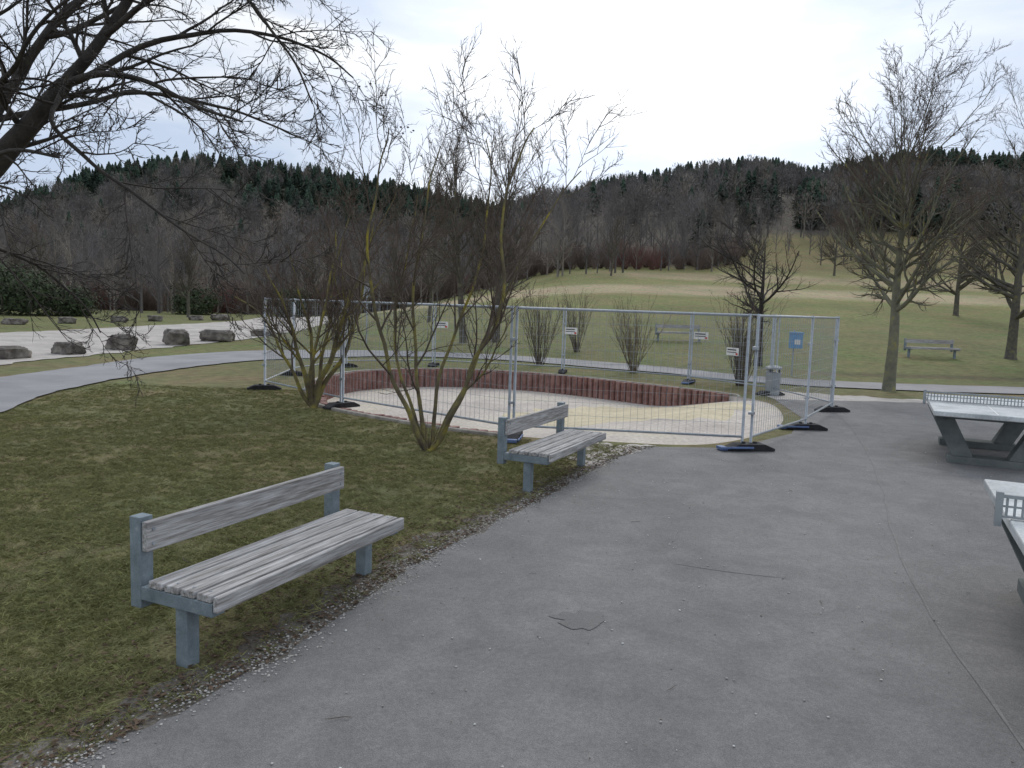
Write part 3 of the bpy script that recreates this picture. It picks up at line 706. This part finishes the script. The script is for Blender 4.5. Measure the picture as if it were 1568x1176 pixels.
# ------------------------------------------------------------ construction fence
def panel(a,b,sign=False,off=.0):
    a=Vector((*a,0)); b=Vector((*b,0)); d=(b-a); Ln=d.length; d.normalize(); yaw=math.atan2(d.y,d.x)
    e=bpy.data.objects.new('construction_fence_panel',None); scene.collection.objects.link(e); e.location=(a.x,a.y,tz(a.x,a.y)); e.rotation_euler=(0,0,yaw)
    mb=MB(); o0=.04; o1=Ln-.04; H=2.0; r=.021
    def tb(p,q,r=r,s=8): mb.tube([Vector(p),Vector(q)],[r,r],s,0,True)
    tb((o0,off,.03),(o0,off,H)); tb((o1,off,.03),(o1,off,H))
    tb((o0,off,H-.03),(o1,off,H-.03),.018); tb((o0,off,.20),(o1,off,.20),.018)
    o=mb.obj('frame',[M_steel],smooth=True); o.parent=e
    mb=MB(); nv=int((Ln-.1)/.10); w=.0022
    for i in range(1,nv):
        x=o0+(o1-o0)*i/nv; mb.box((x,off,(H-.03+.20)/2),(w*1.6,w*1.6,H-.23))
    for i in range(1,9):
        z=.20+(H-.23)*i/9; mb.box(((o0+o1)/2,off+.005,z),(o1-o0,w*1.6,w*1.6))
    o=mb.obj('wire_mesh',[M_wire]); o.parent=e
    mb=MB(); mb.box((0,off,1.5),(.10,.07,.05)); mb.box((0,off,.55),(.10,.07,.04))
    o=mb.obj('clamps',[M_steel],bevel=.005); o.parent=e
    if sign:
        z,sx=sign[1],sign[0]*Ln
        mb=MB(); mb.box((sx,off-.03,z),(.42,.006,.20)); mb.box((sx-.02,off-.0355,z+.045),(.30,.003,.03),mat=2); mb.box((sx-.02,off-.0355,z-.02),(.32,.003,.02),mat=2); mb.box((sx+.15,off-.0355,z-.06),(.07,.003,.05),mat=1)
        o=mb.obj('warning_sign',[M_white,M_red,M_black]); o.parent=e
    return e
def foot(x,y,yaw,blue=True):
    e=bpy.data.objects.new('fence_foot',None); scene.collection.objects.link(e); e.location=(x,y,tz(x,y)+.012); e.rotation_euler=(0,0,yaw)
    mb=MB()
    prof=[(-.36,0),(-.36,.035),(-.20,.10),(.20,.10),(.36,.035),(.36,0)]
    for yy in(-.12,.12):
        for p in prof: mb.v.append((p[0],yy*(1 if abs(p[0])<.3 else .85),p[1]))
    mb.f=[tuple(range(6))[::-1],tuple(range(6,12))]+[(i,(i+1)%6,(i+1)%6+6,i+6) for i in range(6)]; mb.m=[0]*8
    for i in(-1,1): mb.tube([Vector((i*.09,0,.09)),Vector((i*.09,0,.125))],[.03,.03],10,0,True)
    o=mb.obj('rubber_block',[M_rubber],bevel=.008); o.parent=e
    if blue:
        mb=MB(); k=-.36-.055
        mb.box((k,0,.03),(.10,.20,.045)); mb.box((k+.02,-.125,.05),(.16,.02,.03)); mb.box((-.16,-.135,.055),(.34,.025,.03))
        o=mb.obj('blue_reflector_strip',[M_blue],bevel=.006); o.parent=e
FP=[(-5.38,16.65),(-3.15,14.2),(.0,11.5),(3.44,11.15)]
panel(FP[0],FP[1]); panel(FP[1],FP[2]); panel(FP[2],FP[3],off=.03)
panel((3.52,11.2),(5.18,13.4)); panel((5.2,13.5),(6.75,16.1)); panel((6.75,16.15),(6.4,19.0))
panel((4.95,21.5),(6.4,19.0),(.55,1.0))
BP=[(-5.38,16.65),(-5.7,20.0),(-5.0,23.0),(-2.51,24.4),(1.54,23.5),(4.95,21.5)]
for i in range(5): panel(BP[i],BP[i+1],sign={3:(.06,1.33),4:(.06,1.30)}.get(i,False) )
panel((4.95,21.5),(6.9,20.0),(.12,1.35))
for x,y,yw,bl in [(-5.38,16.65,.3,False),(-3.15,14.2,.9,False),(.05,11.5,1.45,True),(3.50,11.15,.15,True),(5.18,13.42,.0,True),(6.75,16.1,.2,False),(6.4,19,.3,False),(4.95,21.5,1.1,True),(-5.7,20,.0,False),(-5,23,.6,False),(-2.5,24.4,1.4,False),(1.54,23.5,1.4,False)]:
    foot(x,y,yw,bl)

# ------------------------------------------------------------ litter bin, blue bin, sign post
e=bpy.data.objects.new('litter_bin',None); scene.collection.objects.link(e); e.location=(6.45,19.0,0); e.rotation_euler=(0,0,.2)
mb=MB(); mb.tube([Vector((0,0,0)),Vector((0,0,.04)),Vector((0,0,.56)),Vector((0,0,.58))],[.15,.17,.185,.19],20,0,True); o=mb.obj('body',[M_bin],smooth=False); o.parent=e
mb=MB(); mb.tube([Vector((0,0,.66)),Vector((0,0,.70)),Vector((0,0,.74))],[.20,.20,.12],20,0,True)
for s_ in(-1,1): mb.box((s_*.16,0,.62),(.02,.08,.12))
mb.box((.0,.16,.62),(.08,.02,.12)); o=mb.obj('hood',[M_bin]); o.parent=e
e=bpy.data.objects.new('blue_waste_bin',None); scene.collection.objects.link(e); e.location=(9.3,25.6,tz(9.3,25.6))
mb=MB(); mb.tube([Vector((.0,0,0)),Vector((0,0,1.5))],[.03,.03],8,0,True); o=mb.obj('post',[M_steel]); o.parent=e
mb=MB(); mb.box((0,-.17,1.15),(.36,.26,.48),mat=0); mb.box((0,-.17,1.42),(.40,.30,.05)); mb.box((0,-.305,1.12),(.2,.006,.16),mat=1); o=mb.obj('container',[M_bluebin,M_white],bevel=.02); o.parent=e
e=bpy.data.objects.new('sign_post',None); scene.collection.objects.link(e); e.location=(-6.0,31.5,tz(-6,31.5))
mb=MB(); mb.tube([Vector((0,0,0)),Vector((0,0,2.6))],[.03,.03],8,0,True); o=mb.obj('post',[M_steel]); o.parent=e
mb=MB(); mb.box((0,-.04,2.3),(.42,.015,.55)); o=mb.obj('sign_board',[M_bin],bevel=.005); o.parent=e

# ------------------------------------------------------------ sky, sun, camera
w=bpy.data.worlds.new('World'); scene.world=w; w.use_nodes=True
nt=w.node_tree; N=nt.nodes; L=nt.links; bg=N['Background']; bg.inputs['Strength'].default_value=.107
sky=N.new('ShaderNodeTexSky'); sky.sky_type='NISHITA'; sky.sun_disc=False; sky.sun_elevation=R(38); sky.sun_rotation=R(15)
tc=N.new('ShaderNodeTexCoord'); mp=N.new('ShaderNodeMapping'); mp.inputs['Scale'].default_value=(1,1,3.2); mp.inputs['Location'].default_value=(.9,.4,.6)
L.new(tc.outputs['Generated'],mp.inputs['Vector'])
nz=N.new('ShaderNodeTexNoise'); nz.inputs['Scale'].default_value=2.8; nz.inputs['Detail'].default_value=6; nz.inputs['Roughness'].default_value=.52; nz.inputs['Distortion'].default_value=.3
L.new(mp.outputs[0],nz.inputs['Vector'])
cr=N.new('ShaderNodeValToRGB'); e=cr.color_ramp.elements
e[0].position=.38; e[0].color=(5.4,6.35,8.0,1); e[1].position=.63; e[1].color=(9.6,9.8,10.0,1)
k=e.new(.50); k.color=(7.0,7.7,8.9,1)
L.new(nz.outputs['Fac'],cr.inputs['Fac'])
dp=N.new('ShaderNodeVectorMath'); dp.operation='DOT_PRODUCT'; L.new(tc.outputs['Generated'],dp.inputs[0])
sd=Vector((math.sin(R(10)),math.cos(R(10)),.24)).normalized(); dp.inputs[1].default_value=sd
mr=N.new('ShaderNodeMapRange'); mr.inputs['From Min'].default_value=.90; mr.inputs['From Max'].default_value=1; mr.inputs['To Min'].default_value=0; mr.inputs['To Max'].default_value=3.0
L.new(dp.outputs['Value'],mr.inputs['Value'])
ad=N.new('ShaderNodeMix'); ad.data_type='RGBA'; ad.blend_type='ADD'; ad.inputs['Factor'].default_value=1
cb=N.new('ShaderNodeCombineXYZ'); [L.new(mr.outputs[0],cb.inputs[i]) for i in range(3)]
L.new(cr.outputs['Color'],ad.inputs['A']); L.new(cb.outputs[0],ad.inputs['B'])
mx=N.new('ShaderNodeMix'); mx.data_type='RGBA'; mx.inputs['Factor'].default_value=.94
L.new(sky.outputs[0],mx.inputs['A']); L.new(ad.outputs['Result'],mx.inputs['B']); L.new(mx.outputs['Result'],bg.inputs['Color'])
sl=bpy.data.lights.new('sun','SUN'); sl.energy=1.45; sl.angle=R(25); sl.color=(1,.96,.90)
so=bpy.data.objects.new('sun',sl); scene.collection.objects.link(so)
dv=Vector((math.sin(R(15))*math.cos(R(38)),math.cos(R(15))*math.cos(R(38)),math.sin(R(38))))
so.rotation_euler=dv.to_track_quat('Z','Y').to_euler(); so.location=(0,0,30)
cam=bpy.data.cameras.new('camera'); cam.sensor_width=36; cam.lens=27.1; cam.clip_end=3000
co=bpy.data.objects.new('camera',cam); scene.collection.objects.link(co)
co.matrix_world=Matrix.Translation((0,0,2.0))@Matrix.Rotation(R(90-5.8),4,'X')@Matrix.Rotation(R(1.9),4,'Z')
scene.camera=co
scene.view_settings.view_transform='Standard'; scene.view_settings.look='None'; scene.view_settings.exposure=0
